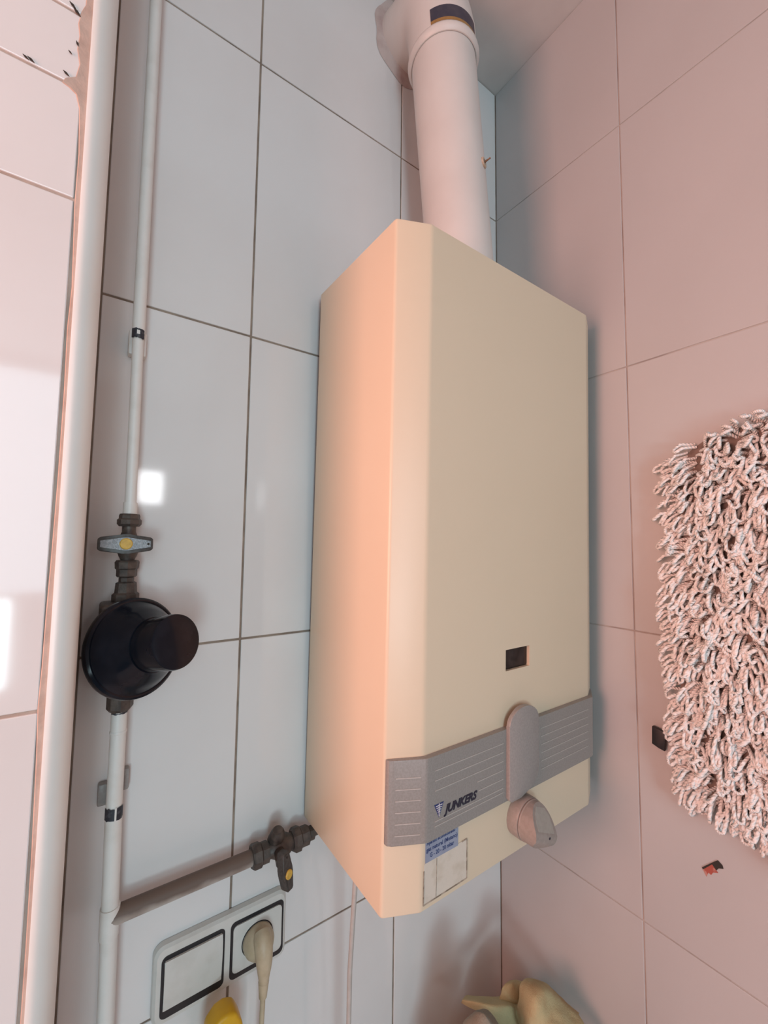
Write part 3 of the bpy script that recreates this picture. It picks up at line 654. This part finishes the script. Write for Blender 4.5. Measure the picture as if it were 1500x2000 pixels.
# ------------------------------------------------------------------ things standing on the worktop in the corner
from mathutils import noise as mn
def cloth_mound(name, cx, cy, ztop, rad, seed, mt, label, lean=(0, 0), amp=.020):
    b = bmesh.new(); NA, NR = 110, 60; zb = -.899; off = Vector((seed*7.3, seed*3.1, seed*1.7)); rings = []
    apex = None
    for j in range(NR+1):
        t = j/NR; ring = []
        for k in range(NA):
            a = 2*math.pi*k/NA; e = math.sin(min(1, t*1.25)*math.pi/2)**.8
            P = Vector((cx+lean[0]*(1-t)+rad*e*math.cos(a), cy+lean[1]*(1-t)+rad*e*math.sin(a), ztop+(zb-ztop)*max(0, t-.08*e)**1.25/(.92**1.25)))
            q = P*13+off
            d = 1-abs(mn.noise(q)*2.0)-.45 + .45*(1-abs(mn.noise(q*2.1)*2)-.5) + .12*mn.noise(q*5)
            n = Vector((math.cos(a)*min(1, e*1.3), math.sin(a)*min(1, e*1.3), 1-t)).normalized()
            P = P+n*d*amp*(1 if t < .9 else (1-t)*10)
            ring.append(P)
        rings.append(ring)
    c = sum(rings[0], Vector())/NA
    V = [[b.verts.new((min(-.002, P.x), min(-.002, P.y), max(zb, P.z))) for P in r] for r in rings[1:]]
    ap = b.verts.new(c)
    for k in range(NA): b.faces.new((ap, V[0][k], V[0][(k+1) % NA]))
    for r1_, r2_ in zip(V, V[1:]):
        for k in range(NA): b.faces.new((r1_[k], r2_[k], r2_[(k+1) % NA], r1_[(k+1) % NA]))
    b.faces.new(V[-1][::-1])
    return b
def sheet(rows_, n=14, thick=.0016, bm=None):
    """draped flap: rows of control points, splined across and given thickness."""
    b = bm or bmesh.new(); pts = []
    def cr(P, m_):
        out = []
        for i in range(len(P)-1):
            p0, p1, p2, p3 = P[max(i-1, 0)], P[i], P[i+1], P[min(i+2, len(P)-1)]
            for k in range(m_):
                t = k/m_; out.append(.5*((2*p1)+(p2-p0)*t+(2*p0-5*p1+4*p2-p3)*t*t+(3*p1-p0-3*p2+p3)*t**3))
        return out+[P[-1]]
    fine = [cr([Vector(p) for p in r], n) for r in rows_]
    cols = [cr([f[i] for f in fine], n) for i in range(len(fine[0]))]
    cols = [[p+Vector((0, -1, .6))*(.0060*(abs(mn.noise(p*32))-.2)+.0028*mn.noise(p*80)) for p in c] for c in cols]
    G = [[b.verts.new(p) for p in c] for c in cols]; G2 = [[b.verts.new(p+Vector((thick*.5, thick*.5, -thick))) for p in c] for c in cols]
    for i in range(len(G)-1):
        for j in range(len(G[0])-1):
            b.faces.new((G[i][j], G[i+1][j], G[i+1][j+1], G[i][j+1])); b.faces.new((G2[i][j], G2[i][j+1], G2[i+1][j+1], G2[i+1][j]))
    for i in range(len(G)-1):
        b.faces.new((G[i][0], G2[i][0], G2[i+1][0], G[i+1][0])); b.faces.new((G[i][-1], G[i+1][-1], G2[i+1][-1], G2[i][-1]))
    for j in range(len(G[0])-1):
        b.faces.new((G[0][j], G[0][j+1], G2[0][j+1], G2[0][j])); b.faces.new((G[-1][j], G2[-1][j], G2[-1][j+1], G[-1][j+1]))
    return b
def D(u, v, t): d = ray(u, v); return Vector((CX+d.x*t, CY+d.y*t, d.z*t))
cm = cloth_mound('cleaning_cloth', -.082, -.108, -.705, .072, 5, CLOTHY, '', amp=.014)
# big standing fold, its lit inner side, and a pointed flap to the left
sheet([[D(1012, 2010, .600), D(1012, 1960, .600), D(1018, 1926, .606), D(1028, 1911, .618), D(1046, 1912, .632)],
       [D(1030, 2030, .570), D(1036, 1990, .572), D(1050, 1948, .580), D(1060, 1924, .600), D(1070, 1922, .630)],
       [D(1085, 2040, .565), D(1082, 2000, .572), D(1082, 1968, .590), D(1086, 1946, .606), D(1092, 1944, .632)],
       [D(1165, 2060, .585), D(1150, 2020, .592), D(1138, 1994, .602), D(1128, 1978, .618), D(1124, 1974, .640)]], 7, bm=cm)
sheet([[D(972, 1975, .628), D(978, 1945, .628), D(984, 1922, .634), D(996, 1914, .646)],
       [D(1000, 1975, .618), D(1000, 1945, .622), D(1004, 1918, .634), D(1010, 1914, .650)],
       [D(1030, 1975, .622), D(1028, 1945, .628), D(1026, 1922, .640), D(1024, 1918, .655)]], 7, bm=cm)
sheet([[D(900, 1958, .630), D(902, 1953, .626), D(908, 1947, .632), D(914, 1944, .640)],
       [D(914, 1966, .622), D(924, 1957, .616), D(934, 1951, .624), D(940, 1945, .640)],
       [D(936, 1976, .618), D(946, 1962, .610), D(958, 1956, .624), D(964, 1946, .640)],
       [D(960, 1992, .612), D(972, 1974, .606), D(982, 1960, .612), D(988, 1948, .636)],
       [D(990, 2014, .604), D(998, 1988, .604), D(1004, 1966, .612), D(1010, 1953, .630)],
       [D(1020, 2030, .590), D(1022, 1994, .598), D(1026, 1968, .606), D(1032, 1952, .622)]], 6, bm=cm)
tag(obj('cleaning_cloth', cm, CLOTHY, smooth=70), 'crumpled yellow-beige cloth heaped in the wall corner', 'cloth')
gm = cloth_mound('cleaning_cloth', -.216, -.150, -.608, .050, 4, CLOTHG, '', amp=.013)
tag(obj('cleaning_cloth', gm, CLOTHG, smooth=70), 'crumpled grey-brown cloth beside the yellow-beige cloth', 'cloth')

SB = thing('spray_bottle', 'bright yellow top of a bottle standing below the double wall plate', 'bottle', (-.515, -.052, -.90))
bx, by = -.5175, -.047
obj('body', lathe([(0, 0), (.036, 0), (.038, .004), (.038, .20), (.034, .23), (.020, .265), (.014, .285), (.014, .30), (0, .30)], (bx, by, -.90), (0, 0, 1), 36), WHITEP, SB)
tz_ = on_y(430, 1972, by).z
hd = [Vector((bx+dx, by-.011, tz_+dz_)) for dx, dz_ in ((-.020, -.075), (-.021, -.030), (-.017, -.010), (-.008, -.001), (.002, .0005), (.012, -.004), (.019, -.018), (.021, -.040), (.020, -.075))]
obj('yellow_head', prism(hd, (0, .024, 0), .004, seg=3), YELLOWP, SB, 'bright yellow plastic head')
